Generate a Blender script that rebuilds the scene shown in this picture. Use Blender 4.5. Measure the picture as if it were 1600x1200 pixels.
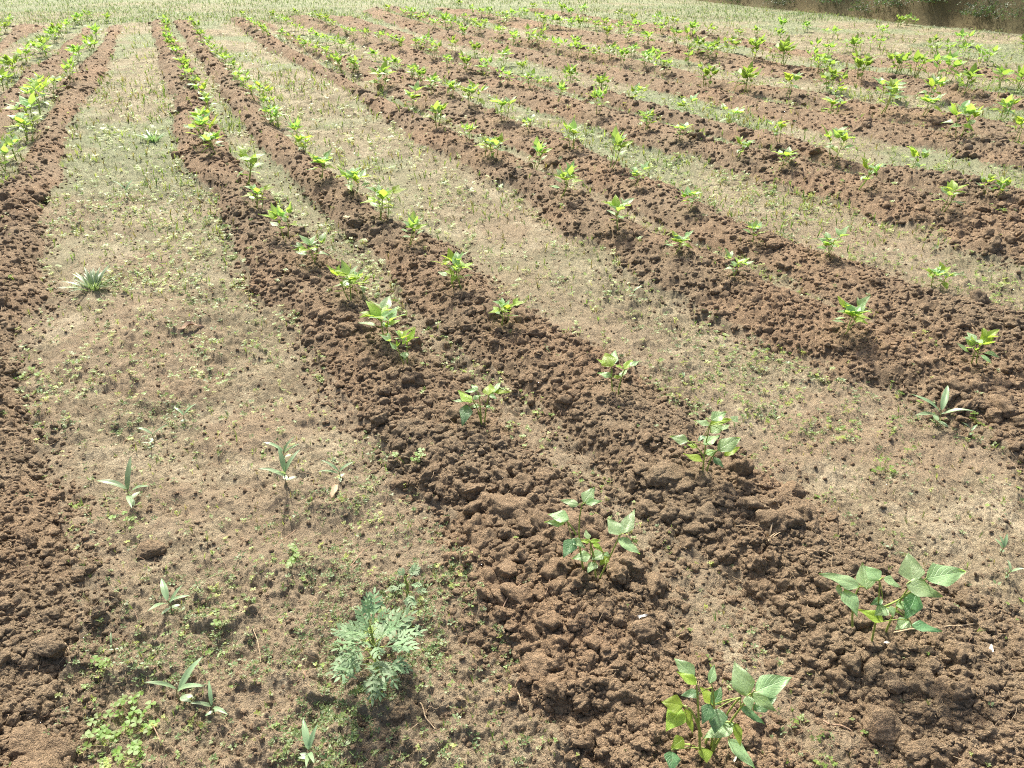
import bpy, bmesh, math, random
import numpy as np
from mathutils import Vector, Matrix, Euler

for o in list(bpy.data.objects): bpy.data.objects.remove(o)
R = math.radians
SC = bpy.context.scene
COL = SC.collection

# ------------------------------------------------------------------ camera, sky, sun, exposure
CAM_H = 1.5
PITCH = R(30.9)
F_PX = 1202.0
cam_d = bpy.data.cameras.new('camera'); cam = bpy.data.objects.new('camera', cam_d); COL.objects.link(cam)
cam.location = (0, 0, CAM_H); cam.rotation_euler = (R(90) - PITCH, 0, 0)
cam_d.sensor_width = 36; cam_d.lens = 36 * F_PX / 1600; cam_d.clip_start = 0.05; cam_d.clip_end = 2000
SC.camera = cam

SUN_EL = R(48); SUN_AZ = R(-16)      # azimuth from +Y (ahead of the camera), negative = left
sun_dir = Vector((math.sin(SUN_AZ)*math.cos(SUN_EL), math.cos(SUN_AZ)*math.cos(SUN_EL), math.sin(SUN_EL)))
W = bpy.data.worlds.new('World'); SC.world = W; W.use_nodes = True
wn = W.node_tree.nodes; wl = W.node_tree.links
bg = wn['Background']; sky = wn.new('ShaderNodeTexSky'); sky.sky_type = 'NISHITA'; sky.sun_disc = False
sky.sun_elevation = SUN_EL; sky.sun_rotation = SUN_AZ; sky.air_density = 1.0; sky.dust_density = 7.0; sky.ozone_density = 1.0
wl.new(sky.outputs[0], bg.inputs[0]); bg.inputs[1].default_value = 0.14
sl = bpy.data.lights.new('sun', 'SUN'); sl.energy = 4.6; sl.angle = R(3.5); sl.color = (1, 0.94, 0.82)
so = bpy.data.objects.new('sun', sl); COL.objects.link(so)
so.rotation_euler = sun_dir.to_track_quat('Z', 'Y').to_euler(); so.location = (0, 0, 20)
SC.view_settings.view_transform = 'Standard'; SC.view_settings.look = 'None'
SC.view_settings.exposure = 0.82; SC.view_settings.gamma = 1.0
SC.cycles.use_denoising = False; SC.cycles.pixel_filter_type = 'BLACKMAN_HARRIS'; SC.cycles.filter_width = 1.1

# ------------------------------------------------------------------ numpy noise
def h2(ix, iy, seed):
    with np.errstate(over='ignore'):
        a = (ix.astype(np.int64).astype(np.uint32) * np.uint32(374761393)) ^ (iy.astype(np.int64).astype(np.uint32) * np.uint32(668265263)) ^ np.uint32((seed * 2246822519 + 3266489917) & 0xffffffff)
        a = (a ^ (a >> np.uint32(13))) * np.uint32(1274126177)
        a = (a ^ (a >> np.uint32(16))) * np.uint32(2246822519)
        a = a ^ (a >> np.uint32(15))
    return a.astype(np.float32) / np.float32(4294967296.0)
def vnoise(x, y, seed=0):
    ix = np.floor(x); iy = np.floor(y); fx = x - ix; fy = y - iy
    ux = fx*fx*fx*(fx*(fx*6-15)+10); uy = fy*fy*fy*(fy*(fy*6-15)+10)
    a = h2(ix, iy, seed); b = h2(ix+1, iy, seed); c = h2(ix, iy+1, seed); d = h2(ix+1, iy+1, seed)
    return (a + (b-a)*ux + (c-a)*uy + (a-b-c+d)*ux*uy) * 2 - 1
def fbm(x, y, seed=0, octs=4, gain=0.5):
    s = 0; a = 1; n = 0
    for k in range(octs):
        s = s + a*vnoise(x*2**k + 17.3*k, y*2**k - 9.1*k, seed+k); n += a; a *= gain
    return s / n
def domes(x, y, cell, seed, fill=0.75):
    """rounded lumps of random size scattered one per cell (world units), height in world units"""
    u = x / cell; v = y / cell
    iu = np.floor(u); iv = np.floor(v); out = np.zeros_like(u)
    for du in (-1, 0, 1):
        for dv in (-1, 0, 1):
            cu = iu + du; cv = iv + dv
            ok = h2(cu, cv, seed+3)
            jx = cu + h2(cu, cv, seed); jy = cv + h2(cu, cv, seed+1)
            r = 0.25 + 0.5*h2(cu, cv, seed+2)
            th = ok * 37.7; c = np.cos(th); s = np.sin(th)
            ex = u - jx; ey = v - jy
            d2 = (ex*c + ey*s)**2 + ((ey*c - ex*s)*1.45)**2
            z = np.sqrt(np.maximum(0, 1 - d2/(r*r))) * r * (ok < fill) * (0.5 + 0.8*h2(cu, cv, seed+4))
            out = np.maximum(out, z)
    return out * cell
def sstep(a, b, x):
    t = np.clip((x-a)/(b-a), 0, 1); return t*t*(3-2*t)

# ------------------------------------------------------------------ photo geometry -> ground coordinates
cP, sP = math.cos(PITCH), math.sin(PITCH)
def ray(px, py):
    u = (px-800)/F_PX; v = (600-py)/F_PX
    return Vector((u, cP + v*sP, -sP + v*cP))
def at_z(px, py, z=0.0):
    d = ray(px, py); t = (z - CAM_H)/d.z
    return Vector((d.x*t, d.y*t, z))
def at_y(px, py, Y):
    d = ray(px, py); t = Y/d.y
    return Vector((d.x*t, Y, CAM_H + d.z*t))

SL = -0.49
def trace(pts, near=True):
    g = sorted([tuple(at_z(x, y)[:2]) for x, y in pts], key=lambda p: p[1])
    ys = np.array([p[1] for p in g]); xs = np.array([p[0] for p in g])
    ys = np.concatenate([[ys[0]-6], ys, [ys[-1]+8]]); xs = np.concatenate([[xs[0]-SL*6], xs, [xs[-1]+SL*8]])
    return ys, xs
RIDGES = [  # (near-left edge, far-right edge, far end in y of the world, height)
 ([(0,66),(26,42)], [(46,56),(0,80),(100,36)], 14.6, .08),
 ([(128,50),(92,76),(84,92),(40,112),(20,140),(0,152)], [(150,40),(138,54),(132,76),(112,92),(100,120),(58,136),(48,160),(15,210),(0,225)], 14.5, .08),
 ([(178,36),(168,46),(152,80),(136,96),(124,112),(90,130),(88,156),(60,200),(30,260),(0,290)],
  [(199,37),(182,57),(179,88),(169,111),(152,145),(125,169),(111,192),(108,219),(100,250),(98,287),(85,300),(71,344),(75,395),(60,415),(78,445),(90,465),(65,490),(40,530),(20,560),(30,620),(60,700),(85,740),(120,790),(110,830),(130,900),(135,985),(145,1035),(115,1070),(125,1110),(100,1160),(108,1200)], 14.6, .07),
 ([(233,34),(240,64),(250,98),(253,128),(267,162),(270,202),(273,243),(290,270),(334,320),(361,381),(388,435),(398,469),(466,502),(472,536),(506,570),(525,620),(591,711),(614,752),(630,772),(699,802),(709,853),(725,900),(749,967),(800,1011),(824,1055),(820,1102),(884,1130),(890,1200)],
  [(262,34),(300,100),(345,190),(375,250),(440,320),(500,380),(560,430),(600,480),(690,560),(770,620),(820,690),(890,745),(950,810),(1040,900),(1060,980),(1130,1040),(1180,1110),(1270,1200)], 14.9, .085),
 ([(266,34),(310,100),(365,185),(425,260),(470,310),(535,370),(600,430),(620,470),(720,570),(790,610),(850,655),(910,715),(980,790),(1060,850),(1170,950),(1230,1040),(1330,1120),(1420,1200)],
  [(305,35),(335,90),(365,120),(410,160),(425,190),(450,215),(500,262),(560,310),(655,378),(719,398),(749,435),(780,469),(827,489),(854,509),(881,529),(928,543),(1000,592),(1060,640),(1160,720),(1262,775),(1296,816),(1364,853),(1500,930),(1600,985)], 14.9, .085),
 ([(364,37),(415,78),(472,108),(540,142),(597,189),(648,230),(709,250),(760,290),(797,300),(867,361),(935,391),(986,442),(1060,469),(1148,516),(1198,543),(1283,570),(1303,594),(1391,610),(1411,637),(1509,671),(1566,711),(1600,728)],
  [(385,26),(430,56),(480,90),(600,155),(700,200),(800,245),(880,286),(960,326),(1036,370),(1110,396),(1200,430),(1255,466),(1360,510),(1460,545),(1600,600)], 15.2, .085),
 ([(390,26),(435,56),(487,90),(608,157),(712,202),(812,247),(895,290),(975,331),(1052,377),(1125,402),(1215,440),(1275,482),(1375,530),(1480,566),(1600,618)],
  [(398,24),(448,52),(480,68),(530,90),(597,104),(682,128),(753,169),(800,189),(867,209),(942,246),(979,267),(1036,290),(1104,320),(1138,344),(1269,391),(1354,418),(1418,448),(1509,472),(1600,489)], 15.5, .08),
 ([(432,22),(460,38),(492,48),(540,62),(580,80),(658,121),(732,142),(810,169),(844,179),(918,199),(986,230),(1070,250),(1178,287),(1229,300),(1316,330),(1364,351),(1441,364),(1475,394),(1549,411),(1600,435)],
  [(470,22),(540,46),(640,76),(700,96),(758,111),(828,130),(934,166),(1010,189),(1062,203),(1150,230),(1225,247),(1342,279),(1470,314),(1600,352)], 16, .08),
 ([(475,22),(545,46),(650,78),(712,98),(770,113),(842,133),(948,169),(1025,193),(1080,207),(1170,235),(1245,253),(1362,286),(1490,322),(1600,358)],
  [(520,20),(600,44),(682,71),(766,104),(810,122),(884,135),(952,152),(1070,185),(1151,202),(1195,216),(1249,219),(1316,256),(1364,270),(1475,283),(1600,300)], 16, .08),
 ([(560,17),(580,30),(672,61),(759,84),(834,101),(935,125),(979,138),(1070,155),(1161,182),(1229,196),(1269,206),(1347,219),(1397,229),(1465,236),(1532,260),(1600,267)],
  [(600,17),(700,50),(800,75),(900,98),(1000,118),(1100,142),(1200,160),(1300,182),(1400,196),(1500,212),(1600,232)], 17.5, .07),
 ([(605,17),(705,49),(805,74),(905,97),(1010,118),(1110,142),(1210,160),(1310,182),(1410,196),(1510,212),(1600,230)],
  [(630,16),(700,34),(800,58),(930,84),(1060,113),(1148,135),(1279,148),(1397,172),(1475,179),(1600,202)], 17.5, .07),
 ([(682,17),(720,30),(773,40),(810,48),(901,66),(986,82),(1070,98),(1171,121),(1316,136),(1414,150),(1482,169),(1600,176)],
  [(740,17),(800,28),(900,46),(1000,60),(1134,84),(1249,105),(1323,111),(1404,118),(1482,135),(1566,148),(1600,153)], 17.5, .06),
 ([(810,16),(960,44),(1087,62),(1178,78),(1296,98),(1380,108),(1549,125),(1600,130)],
  [(840,13),(960,30),(1087,50),(1178,64),(1296,84),(1380,92),(1549,108),(1600,114)], 17.5, .03),
]
RT = [(trace(a), trace(b), end, hh) for a, b, end, hh in RIDGES]
for k, g in ((3, .02), (5, .04), (7, .025)):      # furrow left between the two ridges of a bed
    RT[k][1][1][:] -= g; RT[k+1][0][1][:] += g

WIDE = [None]   # soft-edged tilled mask of the last coarse() call: the apron of loose crumbs beside each ridge
def coarse(x, y):
    """smooth terrain height, tilled mask"""
    x = np.asarray(x, dtype=np.float64); y = np.asarray(y, dtype=np.float64)
    wob = 0.05*fbm(x*2.1, y*2.1, 5, 3) + 0.02*fbm(x*9, y*9, 6, 2)
    z = 0.012*fbm(x*0.9, y*0.9, 11, 3); m = np.zeros_like(x); WIDE[0] = np.zeros_like(x)
    for (yl, xl), (yr, xr), end, hh in RT:
        L = np.interp(y, yl, xl); Rr = np.interp(y, yr, xr)
        Rr = np.maximum(Rr, L + 0.12)
        c = (L+Rr)/2; w = (Rr-L)/2 - 0.004
        t = np.abs(x + wob - c)/w
        fade = 1 - sstep(end-0.5, end+0.1, y + 0.4*vnoise(x*2, y*0+3, 7))
        prof = np.clip(1-t*t, 0, 1)**0.75 * np.minimum(1, w/0.16)
        WIDE[0] = np.maximum(WIDE[0], (1 - sstep(w*0.9, w + 0.09 + 0.07*sstep(5, 2.5, y), np.abs(x + wob*1.5 - c)))*fade)
        z = z + hh*1.0*prof*fade*(1 + 0.25*fbm(x*3, y*3, 31, 2))
        m = np.maximum(m, (1 - sstep(0.66, 1.14, t))*fade)
    m = sstep(0.36, 0.60, m + 0.34*fbm(x*9, y*9, 8, 4))
    return z, m
def cz(x, y): return float(coarse(np.array([x]), np.array([y]))[0][0])

def fine(x, y, z, m):
    """clods and crust relief on top of the smooth terrain"""
    far = np.clip((y-1)/10, 0, 1)
    zz = z.copy()
    idx = np.where(m > 0.02)
    if len(idx[0]):
        X = x[idx]; Y = y[idx]; mm = m[idx]
        wx = X + 0.010*fbm(X*25, Y*25, 41, 2); wy = Y + 0.010*fbm(X*25+50, Y*25, 42, 2)
        d = 0.22*domes(wx, wy, 0.105, 100, 0.5) + 0.42*domes(wx+3, wy, 0.055, 110, 0.75) + 0.62*domes(wx, wy, 0.030, 120, 0.85)
        d += 0.8*domes(wx+1, wy+1, 0.016, 130, 0.85) + 0.7*domes(wx, wy, 0.008, 140, 0.8)
        d += 0.012*fbm(X*30, Y*30, 43, 3)
        zz[idx] += mm*(0.78*d*(0.75 + 0.5*fbm(X*2.2, Y*2.2, 44, 2)) - 0.012)
    idx = np.where(m < 0.98)
    X = x[idx]; Y = y[idx]; mm = 1-m[idx]
    patch = sstep(-0.15, 0.35, fbm(X*1.6+3, Y*1.6, 51, 3) + 0.12*sstep(3.2, 1.2, Y)*(X < 0.2))
    d = (0.010+0.012*sstep(4.2, 2.8, Y))*fbm(X*9, Y*9, 52, 5, 0.6) + 0.004*fbm(X*38, Y*38, 59, 3, .65) + 0.0016*fbm(X*120, Y*120, 56, 2)
    d += 0.6*domes(X, Y, 0.008, 160, 0.5)*(0.6+patch) + 0.5*domes(X, Y+5, 0.016, 161, 0.18)
    d += patch*(0.5*domes(X+.01*vnoise(X*40, Y*40, 3), Y, 0.05, 170, 0.5) + 0.5*domes(X, Y, 0.02, 180, 0.6) + 0.010*fbm(X*11, Y*11, 57, 3))
    lr = sstep(3.8, 2.2, Y)*sstep(1.2, 0.2, X)
    d += lr*(0.030*np.abs(fbm(X*4.5, Y*6, 98, 4, .55)) + 0.25*domes(X, Y, 0.11, 182, 0.3)*patch)
    zz[idx] += mm*d
    return zz

# ------------------------------------------------------------------ helpers
def mesh_np(name, V, faces, mats=(), smooth=True, attrs=None, uv=None, parent=None, colattr=None, midx=None):
    me = bpy.data.meshes.new(name)
    V = np.ascontiguousarray(V, dtype=np.float32)
    me.vertices.add(len(V)); me.vertices.foreach_set('co', V.ravel())
    if isinstance(faces, np.ndarray):
        n, k = faces.shape; loops = faces.ravel().astype(np.int32)
        starts = np.arange(n, dtype=np.int32)*k
    else:
        cnt = np.array([len(f) for f in faces], dtype=np.int32); n = len(cnt)
        loops = np.fromiter((i for f in faces for i in f), dtype=np.int32); starts = np.concatenate([[0], np.cumsum(cnt)[:-1]]).astype(np.int32)
    me.loops.add(len(loops)); me.loops.foreach_set('vertex_index', loops)
    me.polygons.add(n); me.polygons.foreach_set('loop_start', starts)
    if smooth: me.polygons.foreach_set('use_smooth', np.ones(n, dtype=bool))
    if midx is not None: me.polygons.foreach_set('material_index', np.asarray(midx, dtype=np.int32))
    if uv is not None:
        l = me.uv_layers.new(name='UVMap'); l.data.foreach_set('uv', np.ascontiguousarray(uv, dtype=np.float32)[loops].ravel())
    for an, av in (attrs or {}).items():
        a = me.attributes.new(an, 'FLOAT', 'POINT'); a.data.foreach_set('value', np.ascontiguousarray(av, dtype=np.float32).ravel())
    if colattr is not None:
        a = me.attributes.new('tint', 'FLOAT_COLOR', 'POINT')
        c = np.ones((len(V), 4), dtype=np.float32); c[:, :3] = colattr; a.data.foreach_set('color', c.ravel())
    me.update(); me.validate(verbose=False)
    for m in mats: me.materials.append(m)
    o = bpy.data.objects.new(name, me); COL.objects.link(o)
    if parent: o.parent = parent
    return o
def tag(o, label=None, cat=None, group=None, kind=None):
    if label: o['label'] = label
    if cat: o['category'] = cat
    if group: o['group'] = group
    if kind: o['kind'] = kind
    return o
def empty(name, loc, rz=0, s=1):
    o = bpy.data.objects.new(name, None); COL.objects.link(o); o.location = loc; o.rotation_euler = (0, 0, rz); o.scale = (s, s, s)
    o.empty_display_size = 0.02
    return o

# ------------------------------------------------------------------ materials
def nmat(name):
    m = bpy.data.materials.new(name); m.use_nodes = True
    nt = m.node_tree; nt.nodes.clear(); out = nt.nodes.new('ShaderNodeOutputMaterial'); return m, nt, out
def N(nt, t, **k):
    n = nt.nodes.new(t)
    for a, b in k.items():
        if a.startswith('i_'): n.inputs[a[2:].replace('_', ' ')].default_value = b
        else: setattr(n, a, b)
    return n
def ramp(nt, src, stops):
    r = N(nt, 'ShaderNodeValToRGB'); e = r.color_ramp.elements
    while len(e) < len(stops): e.new(0.5)
    for k, (p, c) in enumerate(stops): e[k].position = p; e[k].color = (*c, 1)
    nt.links.new(src, r.inputs[0]); return r.outputs[0]
def mixc(nt, fac, a, b, mode='MIX'):
    m = N(nt, 'ShaderNodeMix', data_type='RGBA', blend_type=mode)
    if isinstance(fac, float): m.inputs[0].default_value = fac
    else: nt.links.new(fac, m.inputs[0])
    for s, i in ((a, 6), (b, 7)):
        if isinstance(s, tuple): m.inputs[i].default_value = (*s, 1)
        else: nt.links.new(s, m.inputs[i])
    return m.outputs[2]
TILL_A, TILL_B, TILL_C = (0.162, 0.120, 0.079), (0.288, 0.217, 0.145), (0.420, 0.333, 0.233)
CR_A, CR_B, CR_C = (0.225, 0.185, 0.127), (0.355, 0.308, 0.218), (0.485, 0.432, 0.325)
def soil_nodes(nt, tilled_only=False):
    geo = N(nt, 'ShaderNodeNewGeometry'); P = geo.outputs['Position']
    def noise(s, d=4, r=0.6):
        n = N(nt, 'ShaderNodeTexNoise'); n.inputs['Scale'].default_value = s; n.inputs['Detail'].default_value = d; n.inputs['Roughness'].default_value = r
        nt.links.new(P, n.inputs['Vector']); return n.outputs['Fac']
    n_big = noise(1.1, 3); n_mid = noise(14, 5, 0.7); n_fine = noise(150, 3, 0.7); n_gr = noise(420, 2, 0.6)
    till = ramp(nt, n_mid, [(0.30, TILL_A), (0.52, TILL_B), (0.74, TILL_C)])
    till = mixc(nt, n_fine, till, TILL_B, 'MIX')
    spk = ramp(nt, n_gr, [(0.40, (0.72, 0.70, 0.68)), (0.60, (1.18, 1.16, 1.12))])
    sp2 = ramp(nt, noise(190, 2, 0.6), [(0.36, (0.66, 0.64, 0.62)), (0.5, (1.0, 1.0, 1.0)), (0.66, (1.32, 1.30, 1.26))])
    sp3 = ramp(nt, noise(62, 3, 0.7), [(0.36, (0.74, 0.72, 0.70)), (0.62, (1.16, 1.16, 1.14))])
    till = mixc(nt, 0.8, till, spk, 'MULTIPLY'); till = mixc(nt, 0.8, till, sp2, 'MULTIPLY'); till = mixc(nt, 0.6, till, sp3, 'MULTIPLY')
    red = ramp(nt, n_big, [(0.40, (0.94, 0.97, 0.97)), (0.62, (1.05, 0.99, 0.95))])
    till = mixc(nt, 1.0, till, red, 'MULTIPLY')
    if tilled_only: col = till
    else:
        n_c = noise(3.2, 5, 0.65)
        cr = ramp(nt, n_c, [(0.34, CR_A), (0.52, CR_B), (0.70, CR_C)])
        cr = mixc(nt, 1.0, cr, ramp(nt, noise(60, 4, 0.7), [(0.35, (0.80, 0.78, 0.75)), (0.62, (1.08, 1.08, 1.06))]), 'MULTIPLY')
        cr = mixc(nt, 0.8, cr, spk, 'MULTIPLY'); cr = mixc(nt, 0.65, cr, sp2, 'MULTIPLY'); cr = mixc(nt, 0.7, cr, sp3, 'MULTIPLY')
        pf = N(nt, 'ShaderNodeAttribute', attribute_name='loose')
        cr = mixc(nt, pf.outputs['Fac'], cr, mixc(nt, 0.35, till, CR_B))
        # far strips carry a thin green-grey film of moss
        at = N(nt, 'ShaderNodeAttribute', attribute_name='moss')
        cr = mixc(nt, at.outputs['Fac'], cr, (0.205, 0.270, 0.145))
        a = N(nt, 'ShaderNodeAttribute', attribute_name='till')
        col = mixc(nt, a.outputs['Fac'], cr, till)
    mp = N(nt, 'ShaderNodeMath', operation='ADD'); nt.links.new(n_fine, mp.inputs[0]); nt.links.new(n_gr, mp.inputs[1])
    b = N(nt, 'ShaderNodeBump'); b.inputs['Strength'].default_value = 1.0; b.inputs['Distance'].default_value = 0.009
    nt.links.new(mp.outputs[0], b.inputs['Height'])
    bs = N(nt, 'ShaderNodeBsdfPrincipled'); bs.inputs['Roughness'].default_value = 0.9; bs.inputs['Specular IOR Level'].default_value = 0.25
    nt.links.new(col, bs.inputs['Base Color']); nt.links.new(b.outputs[0], bs.inputs['Normal'])
    return bs
m_ground, nt, out = nmat('field_soil'); nt.links.new(soil_nodes(nt).outputs[0], out.inputs[0])
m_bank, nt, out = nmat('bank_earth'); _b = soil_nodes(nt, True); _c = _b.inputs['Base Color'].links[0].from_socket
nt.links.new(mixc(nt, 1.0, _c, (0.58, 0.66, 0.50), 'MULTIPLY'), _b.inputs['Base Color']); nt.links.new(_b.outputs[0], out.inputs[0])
m_clod, nt, out = nmat('clod_soil'); nt.links.new(soil_nodes(nt, True).outputs[0], out.inputs[0])

def leaf_mat(name, base, trans, rough=0.42, veins=True, use_tint=False, tf=0.42, spec=0.55):
    m, nt, out = nmat(name)
    bs = N(nt, 'ShaderNodeBsdfPrincipled'); bs.inputs['Roughness'].default_value = rough; bs.inputs['Specular IOR Level'].default_value = spec
    tr = N(nt, 'ShaderNodeBsdfTranslucent'); mx = N(nt, 'ShaderNodeMixShader'); mx.inputs[0].default_value = tf
    oi = N(nt, 'ShaderNodeObjectInfo')
    geo = N(nt, 'ShaderNodeNewGeometry')
    nn = N(nt, 'ShaderNodeTexNoise'); nn.inputs['Scale'].default_value = 45; nt.links.new(geo.outputs['Position'], nn.inputs['Vector'])
    hs = N(nt, 'ShaderNodeHueSaturation'); hs2 = N(nt, 'ShaderNodeHueSaturation')
    mr = N(nt, 'ShaderNodeMapRange'); mr.inputs[3].default_value = 0.8; mr.inputs[4].default_value = 1.2; nt.links.new(oi.outputs['Random'], mr.inputs[0])
    nt.links.new(mr.outputs[0], hs.inputs['Value'])
    mh = N(nt, 'ShaderNodeMapRange'); mh.inputs[3].default_value = 0.485; mh.inputs[4].default_value = 0.51; nt.links.new(oi.outputs['Random'], mh.inputs[0])
    nt.links.new(mh.outputs[0], hs.inputs['Hue']); nt.links.new(mh.outputs[0], hs2.inputs['Hue'])
    c = mixc(nt, nn.outputs['Fac'], tuple(v*0.8 for v in base), tuple(v*1.25 for v in base))
    ct = trans
    if use_tint:
        at = N(nt, 'ShaderNodeAttribute', attribute_name='tint'); c = at.outputs['Color']
        ct = mixc(nt, 1.0, at.outputs['Color'], (2.0, 1.9, 1.1), 'MULTIPLY')
    if veins:
        uv = N(nt, 'ShaderNodeUVMap'); sp = N(nt, 'ShaderNodeSeparateXYZ'); nt.links.new(uv.outputs[0], sp.inputs[0])
        au = N(nt, 'ShaderNodeMath', operation='ABSOLUTE'); nt.links.new(sp.outputs[0], au.inputs[0])
        m1 = N(nt, 'ShaderNodeMath', operation='MULTIPLY_ADD'); nt.links.new(au.outputs[0], m1.inputs[0]); m1.inputs[1].default_value = -0.38; nt.links.new(sp.outputs[1], m1.inputs[2])
        m2 = N(nt, 'ShaderNodeMath', operation='MULTIPLY'); nt.links.new(m1.outputs[0], m2.inputs[0]); m2.inputs[1].default_value = 44
        sn = N(nt, 'ShaderNodeMath', operation='SINE'); nt.links.new(m2.outputs[0], sn.inputs[0])
        v1 = N(nt, 'ShaderNodeMapRange'); v1.inputs[1].default_value = 0.80; v1.inputs[2].default_value = 1.0; nt.links.new(sn.outputs[0], v1.inputs[0])
        v2 = N(nt, 'ShaderNodeMapRange'); v2.inputs[1].default_value = 0.07; v2.inputs[2].default_value = 0.02; nt.links.new(au.outputs[0], v2.inputs[0])
        vm = N(nt, 'ShaderNodeMath', operation='MAXIMUM'); nt.links.new(v1.outputs[0], vm.inputs[0]); nt.links.new(v2.outputs[0], vm.inputs[1])
        vs = N(nt, 'ShaderNodeMath', operation='MULTIPLY'); nt.links.new(vm.outputs[0], vs.inputs[0]); vs.inputs[1].default_value = 0.35
        c = mixc(nt, vs.outputs[0], c, tuple(min(1, v*1.9+0.03) for v in base))
        n3 = N(nt, 'ShaderNodeTexNoise'); n3.inputs['Scale'].default_value = 160; nt.links.new(geo.outputs['Position'], n3.inputs['Vector'])
        hh = N(nt, 'ShaderNodeMath', operation='MULTIPLY_ADD'); nt.links.new(vm.outputs[0], hh.inputs[0]); hh.inputs[1].default_value = -0.7; nt.links.new(n3.outputs['Fac'], hh.inputs[2])
        b = N(nt, 'ShaderNodeBump'); b.inputs['Strength'].default_value = 0.6; b.inputs['Distance'].default_value = 0.0016
        nt.links.new(hh.outputs[0], b.inputs['Height']); nt.links.new(b.outputs[0], bs.inputs['Normal'])
    if not use_tint:
        ns = N(nt, 'ShaderNodeTexNoise'); ns.inputs['Scale'].default_value = 260; ns.inputs['Detail'].default_value = 3; nt.links.new(geo.outputs['Position'], ns.inputs['Vector'])
        sm = N(nt, 'ShaderNodeMapRange'); sm.inputs[1].default_value = 0.62; sm.inputs[2].default_value = 0.72; sm.inputs[4].default_value = 0.6; nt.links.new(ns.outputs['Fac'], sm.inputs[0])
        c = mixc(nt, sm.outputs[0], c, (0.22, 0.17, 0.09))
    nt.links.new(c, hs.inputs['Color']); nt.links.new(hs.outputs[0], bs.inputs['Base Color'])
    if isinstance(ct, tuple): hs2.inputs['Color'].default_value = (*ct, 1)
    else: nt.links.new(ct, hs2.inputs['Color'])
    nt.links.new(mr.outputs[0], hs2.inputs['Value'])
    nt.links.new(hs2.outputs[0], tr.inputs[0])
    nt.links.new(bs.outputs[0], mx.inputs[1]); nt.links.new(tr.outputs[0], mx.inputs[2]); nt.links.new(mx.outputs[0], out.inputs[0])
    return m
m_leaff = leaf_mat('distant_bean_leaf', (0.18, 0.31, 0.07), (0.38, 0.60, 0.09), spec=0.35, rough=0.5, veins=False)
m_leaf = leaf_mat('bean_leaf', (0.27, 0.42, 0.21), (0.44, 0.68, 0.11), spec=0.7, rough=0.45, tf=0.44)
m_leafy = leaf_mat('young_bean_leaf', (0.26, 0.40, 0.06), (0.44, 0.62, 0.08), tf=0.46, spec=.4)
m_leafd = leaf_mat('dark_bean_leaf', (0.10, 0.22, 0.09), (0.20, 0.42, 0.09), tf=0.35, spec=.8)  # darker green variant of the bean leaf, for leaves with tone d
m_weed = leaf_mat('weed_leaf', (0.1, 0.2, 0.05), (0.2, 0.3, 0.05), veins=False, use_tint=True, tf=0.35, rough=0.5)
m_grey = leaf_mat('grey_green_leaf', (0.18, 0.285, 0.15), (0.27, 0.41, 0.15), veins=False, tf=0.3, rough=0.55, spec=0.4)
m_lance = leaf_mat('lance_leaf', (0.22, 0.33, 0.18), (0.32, 0.50, 0.15), veins=False, tf=0.3, rough=0.4)
m_clover = leaf_mat('clover_leaf', (0.14, 0.26, 0.04), (0.36, 0.50, 0.05), veins=False, tf=0.45, rough=0.5)
def plain(name, c, rough=0.7, nscale=80, var=0.3):
    m, nt, out = nmat(name); bs = N(nt, 'ShaderNodeBsdfPrincipled'); bs.inputs['Roughness'].default_value = rough
    geo = N(nt, 'ShaderNodeNewGeometry'); nn = N(nt, 'ShaderNodeTexNoise'); nn.inputs['Scale'].default_value = nscale; nt.links.new(geo.outputs['Position'], nn.inputs['Vector'])
    nt.links.new(mixc(nt, nn.outputs['Fac'], tuple(v*(1-var) for v in c), tuple(min(1, v*(1+var)) for v in c)), bs.inputs['Base Color'])
    nt.links.new(bs.outputs[0], out.inputs[0]); return m
m_stem = plain('green_stem', (0.26, 0.34, 0.07), 0.5)
m_wstem = plain('reddish_stem', (0.22, 0.20, 0.09), 0.6)
m_straw = plain('dry_straw', (0.42, 0.32, 0.20), 0.8, 200)
m_root = plain('dry_root', (0.30, 0.20, 0.13), 0.85, 200)
m_scrap = plain('pale_scrap', (0.72, 0.68, 0.60), 0.7)

# ------------------------------------------------------------------ ground
def ys_rows():
    ys = []; y = 0.35
    while y < 24:
        z = cP*y + sP*CAM_H
        ys.append(y); y += min(1.15*z*z/(CAM_H*F_PX*0.64*cP)*1.0, 0.026 if y < 18 else 0.12)
    while y < 400: ys.append(y); y *= 1.12
    return np.array(ys)
ys = ys_rows(); NC = 1500
s = np.linspace(-1, 1, NC)
Wd = 0.80*(cP*ys + sP*CAM_H) + 0.35
X = s[None, :]*Wd[:, None]; Y = np.repeat(ys[:, None], NC, 1)
gz, gm = coarse(X, Y); wide = WIDE[0].copy()
gf = fine(X, Y, gz, gm)
moss = sstep(1.8, 7.0, Y)*(0.18+0.72*sstep(-0.15, 0.3, fbm(X*1.1, Y*1.1, 61, 4))) * 0.75
moss = np.maximum(moss, 1.0*sstep(14.4, 15.5, Y)*(0.55+0.4*fbm(X*0.6, Y*1.4, 63, 4)))
loose = np.clip(sstep(-0.04, 0.16, fbm(X*2.3, Y*2.3, 91, 6, .65) + 0.12*sstep(3.6, 1.6, Y) - 0.25*sstep(3.5, 6, Y)), 0, 1)*0.85
loose = np.maximum(loose, sstep(0.15, 0.75, wide + 0.45*fbm(X*12, Y*12, 92, 4, .6))*(0.5 + 0.45*sstep(5.5, 2.5, Y)))
nr = len(ys); idx = np.arange(nr*NC).reshape(nr, NC)
quads = np.stack([idx[:-1, :-1], idx[:-1, 1:], idx[1:, 1:], idx[1:, :-1]], -1).reshape(-1, 4)
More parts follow.
